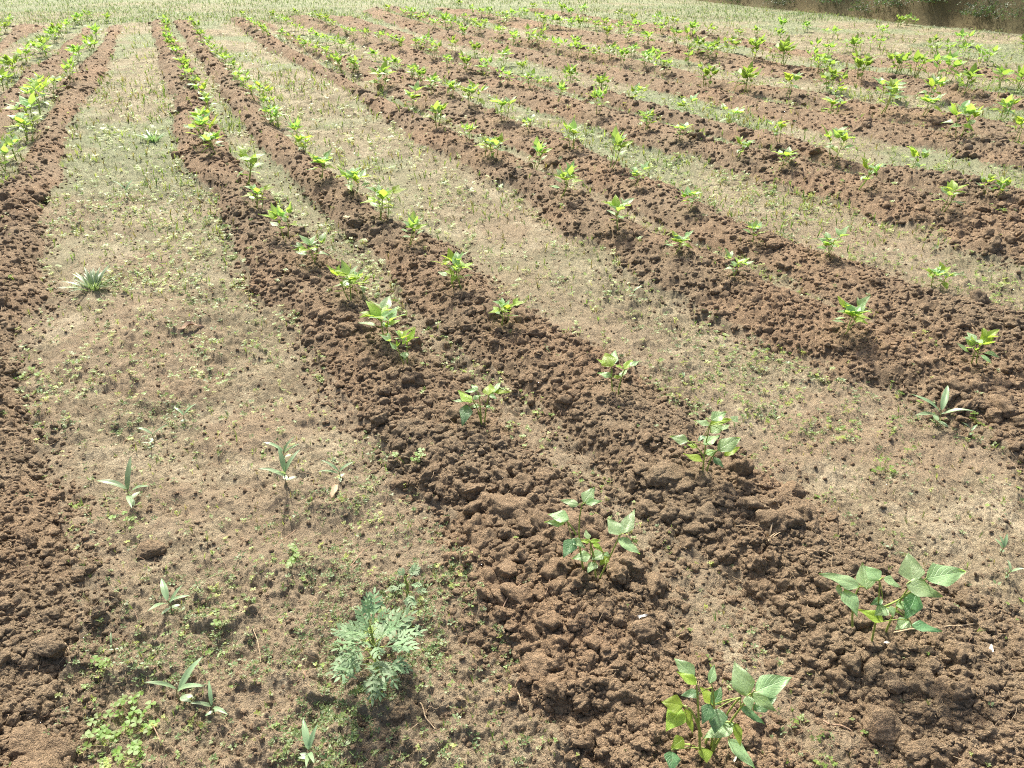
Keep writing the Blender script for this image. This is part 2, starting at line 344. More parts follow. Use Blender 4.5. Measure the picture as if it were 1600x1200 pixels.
ground = mesh_np('ground', np.stack([X, Y, gf], -1).reshape(-1, 3), quads, [m_ground], attrs={'till': gm, 'moss': np.clip(moss, 0, 1), 'loose': loose})
tag(ground, 'bare field of dark tilled ridges and pale crusted strips', kind='structure')
def gz_at(x, y):
    x = np.atleast_1d(np.asarray(x, float)); y = np.atleast_1d(np.asarray(y, float))
    z, m = coarse(x, y); return fine(x, y, z, m), m
# coarser soil round the finely modelled field
ax = np.concatenate([-np.geomspace(400, 4, 60), np.linspace(-3.8, 3.8, 60), np.geomspace(4, 400, 60)])
ay = np.concatenate([-np.geomspace(400, 3, 40), np.linspace(-2.8, 22, 160), np.geomspace(23, 400, 30)])
AX, AY = np.meshgrid(ax, ay); az, am = coarse(AX, AY)
id2 = np.arange(AX.size).reshape(AX.shape)
inside = (np.abs(AX) < 0.80*(cP*AY+sP*CAM_H)+0.2) & (AY > 0.45)
azz = az - np.where(inside, 0.12, 0.03)
q2 = np.stack([id2[:-1, :-1], id2[:-1, 1:], id2[1:, 1:], id2[1:, :-1]], -1).reshape(-1, 4)
g2 = mesh_np('surrounding_ground', np.stack([AX, AY, azz], -1).reshape(-1, 3), q2, [m_ground], attrs={'till': am, 'moss': np.full(AX.size, 0.35)})
tag(g2, 'soil of the field reaching out beyond the crop beds', kind='structure')

# ------------------------------------------------------------------ earth bank beyond the field
b0 = at_z(1060, -2); b1 = at_z(1600, 56); bd = (b1-b0); bd.z = 0; bd.normalize(); bn = Vector((-bd.y, bd.x, 0))
if bn.y < 0: bn = -bn
nu, nv = 420, 150
U = np.linspace(-14, 22, nu); Vv = np.linspace(-0.3, 5.0, nv)
UU, VV = np.meshgrid(U, Vv)
foot = VV + 0.25*fbm(UU*0.5, UU*0+1, 71, 3)
hgt = 2.5*sstep(-0.1, 1.1, foot)*(1 + 0.2*fbm(UU*0.6, VV*0.8, 72, 4)) + 0.10*fbm(UU*3, VV*3, 73, 4)*sstep(0, 0.5, foot) + 0.04*sstep(-.3, 0, foot) - 0.06
hgt += 0.25*domes(UU, VV, 0.35, 190, 0.6)*sstep(0.0, 0.5, foot)
BX = b0.x + bd.x*UU + bn.x*VV; BY = b0.y + bd.y*UU + bn.y*VV
id3 = np.arange(BX.size).reshape(BX.shape)
q3 = np.stack([id3[:-1, :-1], id3[:-1, 1:], id3[1:, 1:], id3[1:, :-1]], -1).reshape(-1, 4)
if bd.cross(bn).z < 0: q3 = q3[:, ::-1]
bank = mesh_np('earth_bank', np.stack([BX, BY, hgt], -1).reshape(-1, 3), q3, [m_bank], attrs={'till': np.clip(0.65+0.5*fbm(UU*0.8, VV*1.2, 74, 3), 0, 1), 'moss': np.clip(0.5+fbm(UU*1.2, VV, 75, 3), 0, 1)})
tag(bank, 'shaded earth bank rising behind the far right corner of the field', kind='structure')
def bank_pt(px, py):
    d = ray(px, py)
    for k in range(400):
        t = 8 + k*0.05; p = Vector((d.x*t, d.y*t, CAM_H + d.z*t)); q = p - b0
        u = q.dot(bd); v = q.dot(bn)
        if v > -0.3:
            h = np.interp(v, Vv, hgt[:, min(nu-1, max(0, int((u+14)/36*nu)))])
            if p.z <= h: return p
    return p

# ------------------------------------------------------------------ clods
def ico(sub):
    bm = bmesh.new(); bmesh.ops.create_icosphere(bm, subdivisions=sub, radius=1)
    v = np.array([x.co[:] for x in bm.verts]); f = np.array([[y.index for y in x.verts] for x in bm.faces]); bm.free(); return v, f
def lump(v, rng, amp=0.28, cuts=5):
    o = rng.uniform(-50, 50, 3); out = v.copy()
    # knocked-off faces, then fractal roughness
    for k in range(cuts):
        n = rng.normal(size=3); n /= np.linalg.norm(n); d = rng.uniform(0.55, 0.85)
        t = out @ n - d; out -= np.where(t > 0, t*0.85, 0)[:, None]*n
    r = 0
    for k, (fq, a) in enumerate(((1.7, 1.0), (3.6, 0.55), (7.5, 0.35), (15, 0.2))):
        r = r + a*(vnoise(v[:, 0]*fq+o[0], v[:, 1]*fq+o[1], k) + vnoise(v[:, 1]*fq+o[2], v[:, 2]*fq+o[0], k+9) + vnoise(v[:, 2]*fq+o[1], v[:, 0]*fq+o[2], k+5))/2
    out *= (1 + amp*r)[:, None]
    return out*np.array([1, rng.uniform(0.7, 1), rng.uniform(0.6, 0.85)])
def rotm(rng, n, tilt=0.5):
    az = rng.uniform(0, 2*np.pi, n); ti = rng.normal(0, tilt, n); t2 = rng.normal(0, tilt, n)
    c, s = np.cos(az), np.sin(az); Z = np.zeros((n, 3, 3)); Z[:, 0, 0] = c; Z[:, 0, 1] = -s; Z[:, 1, 0] = s; Z[:, 1, 1] = c; Z[:, 2, 2] = 1
    c, s = np.cos(ti), np.sin(ti); A = np.zeros((n, 3, 3)); A[:, 0, 0] = 1; A[:, 1, 1] = c; A[:, 1, 2] = -s; A[:, 2, 1] = s; A[:, 2, 2] = c
    c, s = np.cos(t2), np.sin(t2); B = np.zeros((n, 3, 3)); B[:, 1, 1] = 1; B[:, 0, 0] = c; B[:, 0, 2] = s; B[:, 2, 0] = -s; B[:, 2, 2] = c
    return Z @ A @ B
def scatter(variants, P, S, RM, rng, tints=None):
    """merge copies of small meshes; variants = [(verts, faces)] of equal face size"""
    Vs, Fs, T, off = [], [], [], 0
    which = rng.integers(0, len(variants), len(P))
    for k, (v, f) in enumerate(variants):
        w = np.where(which == k)[0]
        if not len(w): continue
        VV = np.einsum('nij,vj->nvi', RM[w], v)*S[w][:, None, None] + P[w][:, None, :]
        Fs.append((f[None] + (off + np.arange(len(w))*len(v))[:, None, None]).reshape(-1, f.shape[1]))
        Vs.append(VV.reshape(-1, 3)); off += len(w)*len(v)
        if tints is not None: T.append(np.repeat(tints[w], len(v), 0))
    return np.concatenate(Vs), np.concatenate(Fs), (np.concatenate(T) if tints is not None else None)
def sample_view(rng, n, ymin=0.5, ymax=17, screen=True):
    """points in the fan of ground the photo takes in, evenly dense per unit of view"""
    if screen:
        k0 = 1/(cP*ymin+sP*CAM_H); k1 = 1/(cP*ymax+sP*CAM_H); k = rng.uniform(k1, k0, n); z = 1/k; y = (z - sP*CAM_H)/cP
    else: y = rng.uniform(ymin, ymax, n); z = cP*y+sP*CAM_H
    x = rng.uniform(-1, 1, n)*(0.72*z + 0.25)
    return x, y, z
rng = np.random.default_rng(7)
lo_v = [(lump(v, rng), f) for v, f in [ico(2)]*10]
mid_v = [(lump(v, rng), f) for v, f in [ico(3)]*16]
hi_v = [(lump(v, rng), f) for v, f in [ico(4)]*14]
x, y, z = sample_view(rng, 130000)
_, m = coarse(x, y); wd = WIDE[0].copy()
keep = rng.random(len(x)) < np.where(m > 0.5, 0.9, np.where(m > 0.03, 0.5, 0.10 + 0.38*sstep(.1, .8, wd))); x, y, z, m, wd = x[keep], y[keep], z[keep], m[keep], wd[keep]
smin = 0.0023*z**0.9
S = np.minimum(smin*rng.random(len(x))**(-1/1.5), (0.011 + 0.030*rng.random(len(x))**3)*(0.75 + 0.9*sstep(-.1, .5, fbm(x*2.4, y*2.4, 95, 3)))); S = np.where(m > 0.3, S, np.minimum(S*(0.7+.3*wd), 0.008 + 0.012*wd))
# few really large lumps
hz, _ = gz_at(x, y); P = np.stack([x, y, hz - S*0.05], -1); RM = rotm(rng, len(x), 0.5)
Vc, Fc = [], []; off = 0
for var, sel in ((lo_v, S/z < 0.0042), (mid_v, (S/z >= 0.0042) & (S/z < 0.009)), (hi_v, S/z >= 0.009)):
    w = np.where(sel)[0]
    v, f, _ = scatter(var, P[w], S[w], RM[w], rng); Vc.append(v); Fc.append(f + off); off += len(v)
clods = mesh_np('soil_clods', np.concatenate(Vc), np.concatenate(Fc), [m_clod])
tag(clods, 'loose brown clods and crumbs covering the tilled ridges', 'soil clods', kind='stuff')
print('clods', len(S), off)

# ------------------------------------------------------------------ roots and straw
def fibre(rng, n=6, bend=1.0, sides=3, r=0.017):
    d = 0; p = np.zeros(3); pts = [p.copy()]; a = 0; e = 0
    for k in range(n):
        a += rng.normal(0, 0.35*bend); e = e*0.6 + rng.normal(0, 0.28)
        p = p + np.array([math.cos(a)*math.cos(e), math.sin(a)*math.cos(e), math.sin(e)])/n; pts.append(p.copy())
    pts = np.array(pts) - np.mean(pts, 0); V = []
    for k, q in enumerate(pts):
        rr = r*(1-0.5*k/n)
        for s_ in range(sides):
            t = 2*math.pi*s_/sides; V.append(q + np.array([-math.sin(a)*math.cos(t)*rr, math.cos(a)*math.cos(t)*rr, math.sin(t)*rr]))
    F = [[k*sides+s_, k*sides+(s_+1) % sides, (k+1)*sides+(s_+1) % sides, (k+1)*sides+s_] for k in range(n) for s_ in range(sides)]
    return np.array(V), np.array(F)
fv = [fibre(rng, bend=b) for b in np.linspace(0.3, 2.2, 16)]
x, y, z = sample_view(rng, 34000, 0.5, 11); _, m = coarse(x, y)
keep = rng.random(len(x)) < np.where(m > 0.3, 0.6, 0.9); x, y, z = x[keep], y[keep], z[keep]
S = rng.uniform(0.012, 0.05, len(x))*np.clip(z/2.2, 0.8, 1.8); hz, _ = gz_at(x, y)
v, f, _ = scatter(fv, np.stack([x, y, hz + 0.006], -1), S, rotm(rng, len(x), 0.3), rng)
tag(mesh_np('dry_roots', v, f, [m_straw, m_root], midx=rng.random(len(f)//18).repeat(18)[:len(f)] > 0.5), 'dry root fibres and straw bits strewn over the soil', 'root litter', kind='stuff')

# ------------------------------------------------------------------ leaf shapes
class MB:
    def __init__(s): s.V = []; s.F = []; s.U = []; s.M = []
    def add(s, V, F, U=None, mi=0):
        o = len(s.V); s.V += [tuple(v) for v in V]; s.F += [[i+o for i in f] for f in F]; s.U += (U if U is not None else [(0.5, 0.5)]*len(V)); s.M += [mi]*len(F)
    def build(s, name, mats, parent=None):
        return mesh_np(name, np.array(s.V), s.F, mats, uv=np.array(s.U), parent=parent, midx=s.M)
def outline(t, kind):
    if kind == 'bean': return (min(1, t/0.30)**0.62 if t < 0.30 else max(0, 1-((t-0.30)/0.70)**1.2)**1.0)
    if kind == 'lance': return math.sin(math.pi*min(1, t**0.75))**0.8
    if kind == 'round': return math.sqrt(max(0, 1-(2*t-1)**2))
    if kind == 'heart': return (min(1, t/0.7)**0.8 if t < 0.7 else math.sqrt(max(0, 1-((t-0.7)/0.3)**2)))
    return 1
def leaf_geo(base, tip, up, aspect, kind='bean', nl=9, nw=3, fold=0.25, droop=0.12, rnd=None, wave=0.0):
    base = Vector(base); tip = Vector(tip); d = tip-base; L = max(d.length, 1e-4); d = d/L
    up = Vector(up); n = up - d*up.dot(d)
    if n.length < 1e-3: n = Vector((0, 1, 0.2)) - d*Vector((0, 1, 0.2)).dot(d)
    n.normalize(); sd = d.cross(n); hw = L*aspect/2
    V, U, F = [], [], []
    ph = rnd.uniform(0, 6) if rnd else 0
    for i in range(nl+1):
        t = i/nl; w = outline(t, kind)*hw
        c = base + d*(L*t) + n*(droop*L*4*t*(1-t)*0.6)
        for j in range(-nw, nw+1):
            q = j/nw
            z_ = abs(q)*w*fold + wave*L*math.sin(ph+9*t+2.5*q)*abs(q) - 0.10*w*q*q
            V.append(c + sd*(q*w) + n*z_); U.append((q, t))
    k = 2*nw+1
    for i in range(nl):
        for j in range(2*nw): a = i*k+j; F.append([a, a+1, a+k+1, a+k])
    return V, F, U
def tube_geo(pts, r0, r1, sides=6):
    V, F = [], []; n = len(pts); pts = [Vector(p) for p in pts]
    for i, p in enumerate(pts):
        d = (pts[min(i+1, n-1)] - pts[max(i-1, 0)]).normalized(); a = d.orthogonal().normalized(); b = d.cross(a); r = r0+(r1-r0)*i/(n-1)
        for s_ in range(sides): t = 2*math.pi*s_/sides; V.append(p + a*math.cos(t)*r + b*math.sin(t)*r)
    for i in range(n-1):
        for s_ in range(sides): F.append([i*sides+s_, i*sides+(s_+1) % sides, (i+1)*sides+(s_+1) % sides, (i+1)*sides+s_])
    return V, F
def curve_pts(a, b, sag, n=5):
    a = Vector(a); b = Vector(b); return [a.lerp(b, t/n) + Vector((0, 0, sag*4*(t/n)*(1-t/n))) for t in range(n+1)]
UP = Vector((0, 0, 1))

# ------------------------------------------------------------------ bean seedlings of the crop rows
def arche(seed, lod):
    """list of (part, MB) of one seedling about 0.2 m wide, root at the origin"""
    r = random.Random(seed); parts = []
    nl, nw, sd = (8, 3, 6) if lod == 0 else (4, 1, 3)
    def leaflet(mb, b, az, el, L, roll=0, asp=0.6):
        d = Vector((math.cos(az)*math.cos(el), math.sin(az)*math.cos(el), math.sin(el)))
        up = Matrix.Rotation(roll, 3, d) @ UP
        if abs(el) > 1.1: up = Vector((-math.cos(az), -math.sin(az), 0.3))
        V, F, U = leaf_geo(b, b + d*L, up, asp, 'bean', nl, nw, fold=r.uniform(0.1, 0.45), droop=r.uniform(-0.02, 0.16), rnd=r, wave=0.02)
        mb.add(V, F, U, 0)
    stems = r.choice([2, 2, 3]) if lod == 0 else r.choice([3, 4])
    for s_ in range(stems):
        o = Vector((r.uniform(-.02, .02), r.uniform(-.02, .02)*(1 if lod == 0 else 5), -0.02)) if s_ else Vector((0, 0, -0.02))
        H = r.uniform(0.05, 0.085); lean = Vector((r.uniform(-.03, .03), r.uniform(-.03, .03), 0))
        top = o + Vector((0, 0, H+0.02)) + lean; st = MB()
        st.add(*tube_geo([o, o.lerp(top, 0.5) + lean*0.15, top], 0.0026, 0.0016, sd), mi=0); parts.append(('stem', st))
        a0 = r.uniform(0, 6.28); nd = o.lerp(top, 0.66)
        for k in (0, 1):
            mb = MB(); az = a0 + k*math.pi + r.uniform(-.4, .4); pe = nd + Vector((math.cos(az), math.sin(az), 0.5))*0.02
            mb.add(*tube_geo([nd, pe], 0.0011, 0.0009, max(3, sd-2)), mi=1); leaflet(mb, pe, az, r.uniform(-.5, .6), r.uniform(.042, .058), r.uniform(-.4, .4), 0.58); parts.append(('leaf', mb))
        for k in range(r.choice([2, 2, 3])):
            mb = MB(); az = a0 + 1.5 + k*2.6 + r.uniform(-.5, .5); el = r.uniform(0.5, 1.2); pl = r.uniform(.02, .045)
            pe = top + Vector((math.cos(az)*math.cos(el), math.sin(az)*math.cos(el), math.sin(el)))*pl
            mb.add(*tube_geo([top, pe], 0.0013, 0.0009, max(3, sd-2)), mi=1); le = r.uniform(0.2, 1.15)
            Lf = r.uniform(.055, .08)
            for q in (-1, 0, 1): leaflet(mb, pe + Vector((0, 0, 0.001*q)), az + q*1.35 + r.uniform(-.2, .2), le*(1 - 0.3*abs(q)) + r.uniform(-.25, .25), Lf*(1 if q == 0 else .85), r.uniform(-.35, .35) + 0.25*q, 0.54)
            parts.append(('leaf', mb))
        mb = MB()
        for q in range(2): leaflet(mb, top, a0 + 3*q + r.uniform(-.5, .5), 1.0 + r.uniform(-.2, .3), r.uniform(.018, .032), 0, 0.45)
        parts.append(('shoot_tip', mb))
    return parts
ARC = []
for k in range(10):
    meshes = []
    for nm, mb in arche(40+k, 0):
        mats = [m_stem] if nm == 'stem' else ([m_leafy, m_stem] if nm == 'shoot_tip' or (k + len(meshes)) % 3 == 0 else [m_leaf, m_stem])
        o = mb.build(nm, mats); meshes.append((nm, o.data)); bpy.data.objects.remove(o)
    ARC.append(meshes)
FAR = []
for k in range(10):
    mb = MB()
    for nm, p in arche(140+k, 1): mb.add(p.V, p.F, p.U); mb.M[-len(p.M):] = [1 if nm == 'stem' else (2 if nm == 'shoot_tip' else q) for q in p.M]
    o = mb.build('bean_seedling', [m_leaff, m_stem, m_leafy]); FAR.append(o.data); bpy.data.objects.remove(o)

def root_at(px, py):
    p = at_z(px, py)
    for _ in range(6):
        z_ = cz(p.x, p.y); q = at_z(px, py, z_); p = p.lerp(q, 0.7)
    return Vector((p.x, p.y, cz(p.x, p.y)))
ROWS = {
 'the leftmost crop row': [(16,40,14),(10,52,16),(2,62,18)],
 'the left row of the left bed': [(8,146,30),(24,122,30),(42,100,28),(72,90,26),(66,82,22),(76,76,22),(88,68,20),(96,60,20),(106,50,18),(115,44,16),(126,38,16),(140,33,14)],
 'the right row of the left bed': [(6,270,45),(26,250,42),(42,220,42),(52,198,44),(62,178,40),(70,162,36),(82,152,34),(110,127,26),(124,97,24),(144,88,22),(144,76,20),(150,62,20),(168,36,14)],
 'the left row of the central bed': [(258,38,13),(260,48,14),(264,60,15),(266,70,16),(272,80,17),(277,94,17),(288,116,24),(298,130,26),(310,144,28),(324,160,28),(322,182,30),(318,204,36),(328,226,44),(336,240,36),(383,290,55),(402,326,36),(443,370,44),(495,413,46),(545,468,52),(566,462,36),(600,528,64),(636,566,48)],
 'the right row of the central bed': [(300,42,13),(308,52,15),(316,64,15),(324,77,17),(334,85,17),(342,95,18),(354,107,20),(362,117,20),(372,129,22),(384,139,22),(398,157,24),(406,153,24),(422,164,26),(414,182,28),(422,192,28),(436,200,30),(460,225,30),(480,245,32),(503,277,40),(550,304,42),(595,344,50),(640,382,42),(718,448,48),(785,508,40)],
 'the left row of the third bed': [(380,31,12),(390,40,13),(400,47,13),(412,54,14),(420,60,14),(438,63,15),(452,68,15),(468,74,16),(480,80,17),(494,86,17),(512,94,18),(520,105,20),(532,109,20),(552,112,20),(560,116,22),(594,142,38),(648,172,32),(684,198,34),(734,224,26),(758,244,30),(774,248,34),(836,266,38),(876,308,46),(965,354,44),(1058,396,36),(1145,434,36),(1322,520,52),(1516,574,52)],
 'the right row of the third bed': [(426,29,12),(438,37,12),(448,43,13),(460,49,13),(472,55,14),(486,60,14),(500,66,15),(510,70,15),(526,76,16),(536,80,16),(548,86,17),(588,96,20),(606,106,16),(622,112,20),(646,122,22),(658,130,22),(674,146,24),(704,152,24),(738,168,36),(784,188,34),(824,206,28),(892,232,36),(956,262,44),(998,290,28),(1078,326,34),(1177,376,34),(1297,402,40),(1460,450,38)],
 'the left row of the fourth bed': [(464,25,12),(490,31,13),(500,35,13),(508,38,13),(520,46,14),(540,52,14),(552,60,15),(572,64,16),(596,66,17),(614,70,18),(626,78,18),(652,78,19),(666,80,20),(680,92,22),(700,104,18),(728,110,24),(758,120,24),(792,133,22),(828,138,24),(872,158,26),(932,176,30),(1008,202,30),(1062,218,28),(1150,248,34),(1223,262,32),(1342,294,42),(1470,330,46)],
 'the right row of the fourth bed': [(708,82,20),(742,88,20),(786,104,24),(816,116,20),(856,132,14),(890,134,26),(940,145,26),(998,164,28),(1072,182,30),(1138,198,34),(1218,220,30),(1298,246,42),(1422,274,36),(1536,302,20),(1560,306,26)],
 'the left row of the fifth bed': [(644,28,14),(652,36,15),(664,38,15),(678,44,16),(696,44,18),(708,50,18),(726,58,18),(748,56,18),(780,64,18),(804,72,20),(824,72,22),(842,76,18),(870,86,22),(902,90,20),(928,98,22),(952,92,22),(970,98,20),(986,90,20),(1006,110,24),(1024,100,24),(1038,120,26),(1072,100,22),(1100,130,32),(1162,148,34),(1232,158,36),(1298,180,32),(1375,182,46),(1445,180,34),(1495,214,46),(1566,188,34),(1590,224,36)],
 'the right row of the fifth bed': [(720,13,12),(740,23,13),(752,27,14),(764,27,14),(780,33,15),(788,40,15),(800,31,15),(818,29,14),(726,35,14),(742,42,15),(758,44,16),(844,42,18),(864,44,16),(875,44,17),(890,46,17),(906,46,17),(915,42,16),(932,48,17),(945,46,17),(847,58,18),(898,74,17),(948,62,20),(970,54,18),(980,66,18),(1010,72,22),(1056,72,30),(1090,84,24),(1107,90,26),(1120,88,22),(1140,84,24),(1178,94,34),(1220,102,32),(1278,108,28),(1284,116,26),(1300,146,34),(1340,122,40),(1310,160,26),(1388,158,40),(1454,160,34)],
 'the near row of the sixth bed': [(997,50,18),(1033,56,20),(1049,44,18),(1081,56,20),(1112,58,20),(1152,60,14),(1182,58,14),(1214,62,16),(1290,92,26),(1330,83,24),(1372,77,18),(1402,116,42),(1428,121,34),(1450,88,20),(1472,127,38),(1506,147,38),(1476,84,18),(1505,92,22),(1544,104,28),(1564,136,30),(1588,144,38)],
 'the far row of the sixth bed': [(606,22,13),(632,27,13),(640,20,12),(833,18,12),(853,14,12),(878,22,14),(889,26,14),(910,24,14),(968,32,14),(990,38,14),(1026,38,14),(1220,48,16),(1258,50,14),(1300,60,16),(1378,58,16),(1403,42,14),(1417,40,16),(1460,73,16),(1500,72,22),(1594,84,24)],
}
ORD = ['nearest', 'second', 'third', 'fourth', 'fifth', 'sixth', 'seventh', 'eighth', 'ninth', 'tenth', 'eleventh', 'twelfth', 'thirteenth', 'fourteenth', 'fifteenth', 'sixteenth', 'seventeenth', 'eighteenth', 'nineteenth', 'twentieth']
TENS = {2: 'twenty', 3: 'thirty', 4: 'forty'}
def ordinal(i):
    if i < 20: return ORD[i]
    n = i+1; t, u = divmod(n, 10)
    return {2: 'twentieth', 3: 'thirtieth', 4: 'fortieth'}[t] if u == 0 else TENS[t] + '-' + ['first', 'second', 'third', 'fourth', 'fifth', 'sixth', 'seventh', 'eighth', 'ninth'][u-1]
HERO_OFFSET = {'the left row of the central bed': 3, 'the right row of the central bed': 3}
rr = random.Random(3); nplants = 0
for row, pl in ROWS.items():
    pl = sorted(pl, key=lambda p: root_at(p[0], p[1]).length)
    for k, (px, py, w) in enumerate(pl):
        p = root_at(px, py); depth = cP*p.y + sP*(CAM_H-p.z)
        wm = w/F_PX*depth; sc = max(0.8, min(1.9, wm/0.17*(1.32 if py > 150 else 1.3))); rz = rr.uniform(0, 6.28)
        if py <= 150: rz = R(26) + rr.uniform(-.3, .3) + rr.choice([0, math.pi])
        i = k + HERO_OFFSET.get(row, 0)
        size = 'small' if sc < 0.85 else ('large' if sc > 1.35 else 'bright green')
        lab = '%s bean seedling, %s in %s' % (size, (ordinal(i) + ' from the camera') if i else 'nearest the camera', row)
        a = rr.randrange(10)
        if py > 150:
            r_ = empty('bean_seedling', p, rz, sc)
            for nm, me in ARC[a]:
                c = bpy.data.objects.new(nm, me); COL.objects.link(c); c.parent = r_
        else:
            r_ = bpy.data.objects.new('bean_seedling', FAR[a]); COL.objects.link(r_); r_.location = p; r_.rotation_euler = (0, 0, rz); r_.scale = (sc, sc, sc)
        r_.scale.z *= rr.uniform(0.8, 1.05)
        r_.location.z += 0.012; tag(r_, lab, 'bean plant', 'bean seedlings growing in crop rows'); nplants += 1
print('plants', nplants)

# ------------------------------------------------------------------ the six nearest seedlings, leaf by leaf
# leaves: (base px, tip px, tone, width ratio); tone g normal, y young, d dark
HEROES = [
 ('large bean seedling with broad pale leaves on the ridge at the right edge', (1362,1007), [(1384,988),(1332,979)], 0.0,
  [((1343,917),(1280,896),'g',.42),((1354,921),(1347,879),'g',.62),((1374,907),(1352,884),'g',.85),((1381,903),(1407,918),'g',.75),((1427,909),(1419,863),'g',.72),((1447,904),(1510,893),'g',.55),((1416,913),(1473,933),'g',.62),((1431,928),(1413,969),'d',.6),((1319,921),(1340,964),'g',.6),((1308,915),(1315,934),'g',.5),((1381,971),(1340,953),'y',.5),((1399,945),(1424,947),'g',.6),((1386,950),(1366,962),'g',.8),((1392,947),(1396,965),'g',.6),((1420,969),(1399,984),'g',.7),((1424,977),(1472,987),'d',.3),((1379,937),(1359,946),'d',.5)],
  [((1362,1007),(1376,945),(1374,907)),((1384,988),(1402,938),(1427,909)),((1376,950),(1412,938),(1447,904)),((1332,979),(1330,935),(1343,917)),((1376,950),(1400,948),(1420,969))]),
 ('large bean seedling with yellowing lower leaves at the bottom edge', (1096,1178), [(1112,1172)], 0.0,
  [((1085,1058),(1053,1028),'g',.6),((1088,1070),(1057,1050),'y',.5),((1109,1068),(1117,1037),'g',.3),((1117,1102),(1093,1073),'y',.7),((1093,1083),(1063,1087),'d',.5),((1113,1102),(1127,1073),'d',.55),((1167,1088),(1147,1033),'g',.62),((1180,1080),(1238,1058),'g',.5),((1175,1083),(1213,1112),'g',.5),((1168,1087),(1173,1112),'g',.7),((1157,1105),(1195,1132),'d',.42),((1177,1110),(1215,1088),'d',.4),((1067,1103),(1033,1097),'y',.8),((1065,1107),(1040,1143),'y',.7),((1070,1107),(1082,1147),'y',.42),((1110,1100),(1097,1132),'d',.6),((1122,1107),(1117,1147),'d',.8),((1147,1130),(1098,1155),'g',.5),((1150,1130),(1157,1167),'y',.3),((1138,1155),(1180,1202),'g',.4),((1068,1154),(1048,1169),'y',.8),((1050,1174),(1048,1207),'d',.8),((1100,1169),(1104,1193),'y',1.0)],
  [((1096,1178),(1092,1110),(1088,1065)),((1112,1172),(1128,1115),(1157,1090)),((1112,1172),(1135,1130),(1175,1085)),((1096,1150),(1082,1100),(1067,1103)),((1096,1170),(1082,1150),(1050,1172)),((1100,1160),(1120,1118),(1147,1130)),((1112,1165),(1120,1110),(1113,1075))]),
 ('bean seedling with insect holes and shining white-green top leaves, near the photo centre', (933,904), [(915,893)], 0.0,
  [((912,785),(929,761),'g',.6),((904,789),(875,781),'g',.45),((915,787),(941,783),'g',.35),((889,812),(856,804),'g',.7),((882,818),(850,816),'g',.4),((969,836),(949,810),'g',.75),((974,834),(992,795),'g',.35),((966,842),(1000,866),'g',.6),((896,842),(880,872),'d',.6),((893,842),(915,857),'g',.5),((919,843),(915,827),'g',.55),((922,847),(905,846),'y',.5),((922,846),(939,845),'y',.4),((927,849),(942,861),'y',.5),((923,868),(893,873),'g',.6),((942,864),(924,875),'g',.9),((944,864),(953,869),'g',.8),((931,879),(918,895),'g',.8),((950,870),(936,884),'y',.6)],
  [((915,893),(898,835),(909,790)),((900,835),(893,822),(886,815)),((933,904),(952,872),(968,838)),((933,904),(928,870),(922,847))]),
 ('bean seedling with pale shining leaves, on the ridge right of the photo centre', (1098,747), [(1103,745)], 0.0,
  [((1109,665),(1084,657),'g',.5),((1112,657),(1135,644),'g',.6),((1110,663),(1143,656),'y',.35),((1144,658),(1153,650),'g',.8),((1110,676),(1131,665),'g',.6),((1128,673),(1141,663),'g',.4),((1075,690),(1046,682),'g',.6),((1090,699),(1073,694),'y',.5),((1121,704),(1158,684),'g',.5),((1102,709),(1121,705),'g',.6),((1098,721),(1067,709),'y',.5),((1114,714),(1132,732),'d',.4),((1132,712),(1156,699),'y',.25),((1101,681),(1090,690),'d',.6),((1100,695),(1125,680),'g',.5)],
  [((1098,747),(1100,700),(1109,665)),((1103,745),(1106,715),(1121,704)),((1100,715),(1094,700),(1075,690))]),
 ('bean seedling with a dark drooping leaf on its left, third up the central row', (753,668), [(756,666)], 0.0,
  [((736,630),(715,610),'y',.5),((724,628),(707,626),'g',.4),((731,633),(722,666),'d',.5),((740,624),(752,617),'g',.6),((746,610),(736,601),'g',.5),((743,611),(725,612),'g',.35),((763,617),(766,599),'y',.8),((768,616),(783,597),'g',.35),((773,613),(797,613),'y',.35),((749,634),(734,636),'g',.6),((760,634),(767,637),'g',.9),((765,617),(777,624),'g',.5)],
  [((753,668),(750,640),(740,628)),((756,666),(758,640),(764,617)),((753,668),(751,640),(749,620))]),
 ('upright yellow-green bean seedling on the right edge of the central bed', (958,610), [(966,612)], 0.0,
  [((955,573),(945,551),'y',.75),((957,572),(961,546),'g',.4),((946,568),(932,561),'y',.35),((956,589),(933,583),'g',.5),((976,577),(989,561),'y',.45),((962,571),(976,577),'y',.4),((969,590),(981,577),'g',.45),((983,573),(1000,564),'g',.35),((958,590),(972,589),'y',.5)],
  [((958,610),(955,592),(955,573)),((966,612),(969,590),(977,577))]),
]
hr = random.Random(21); VIEWS = Vector((0, -0.55, 0.83))
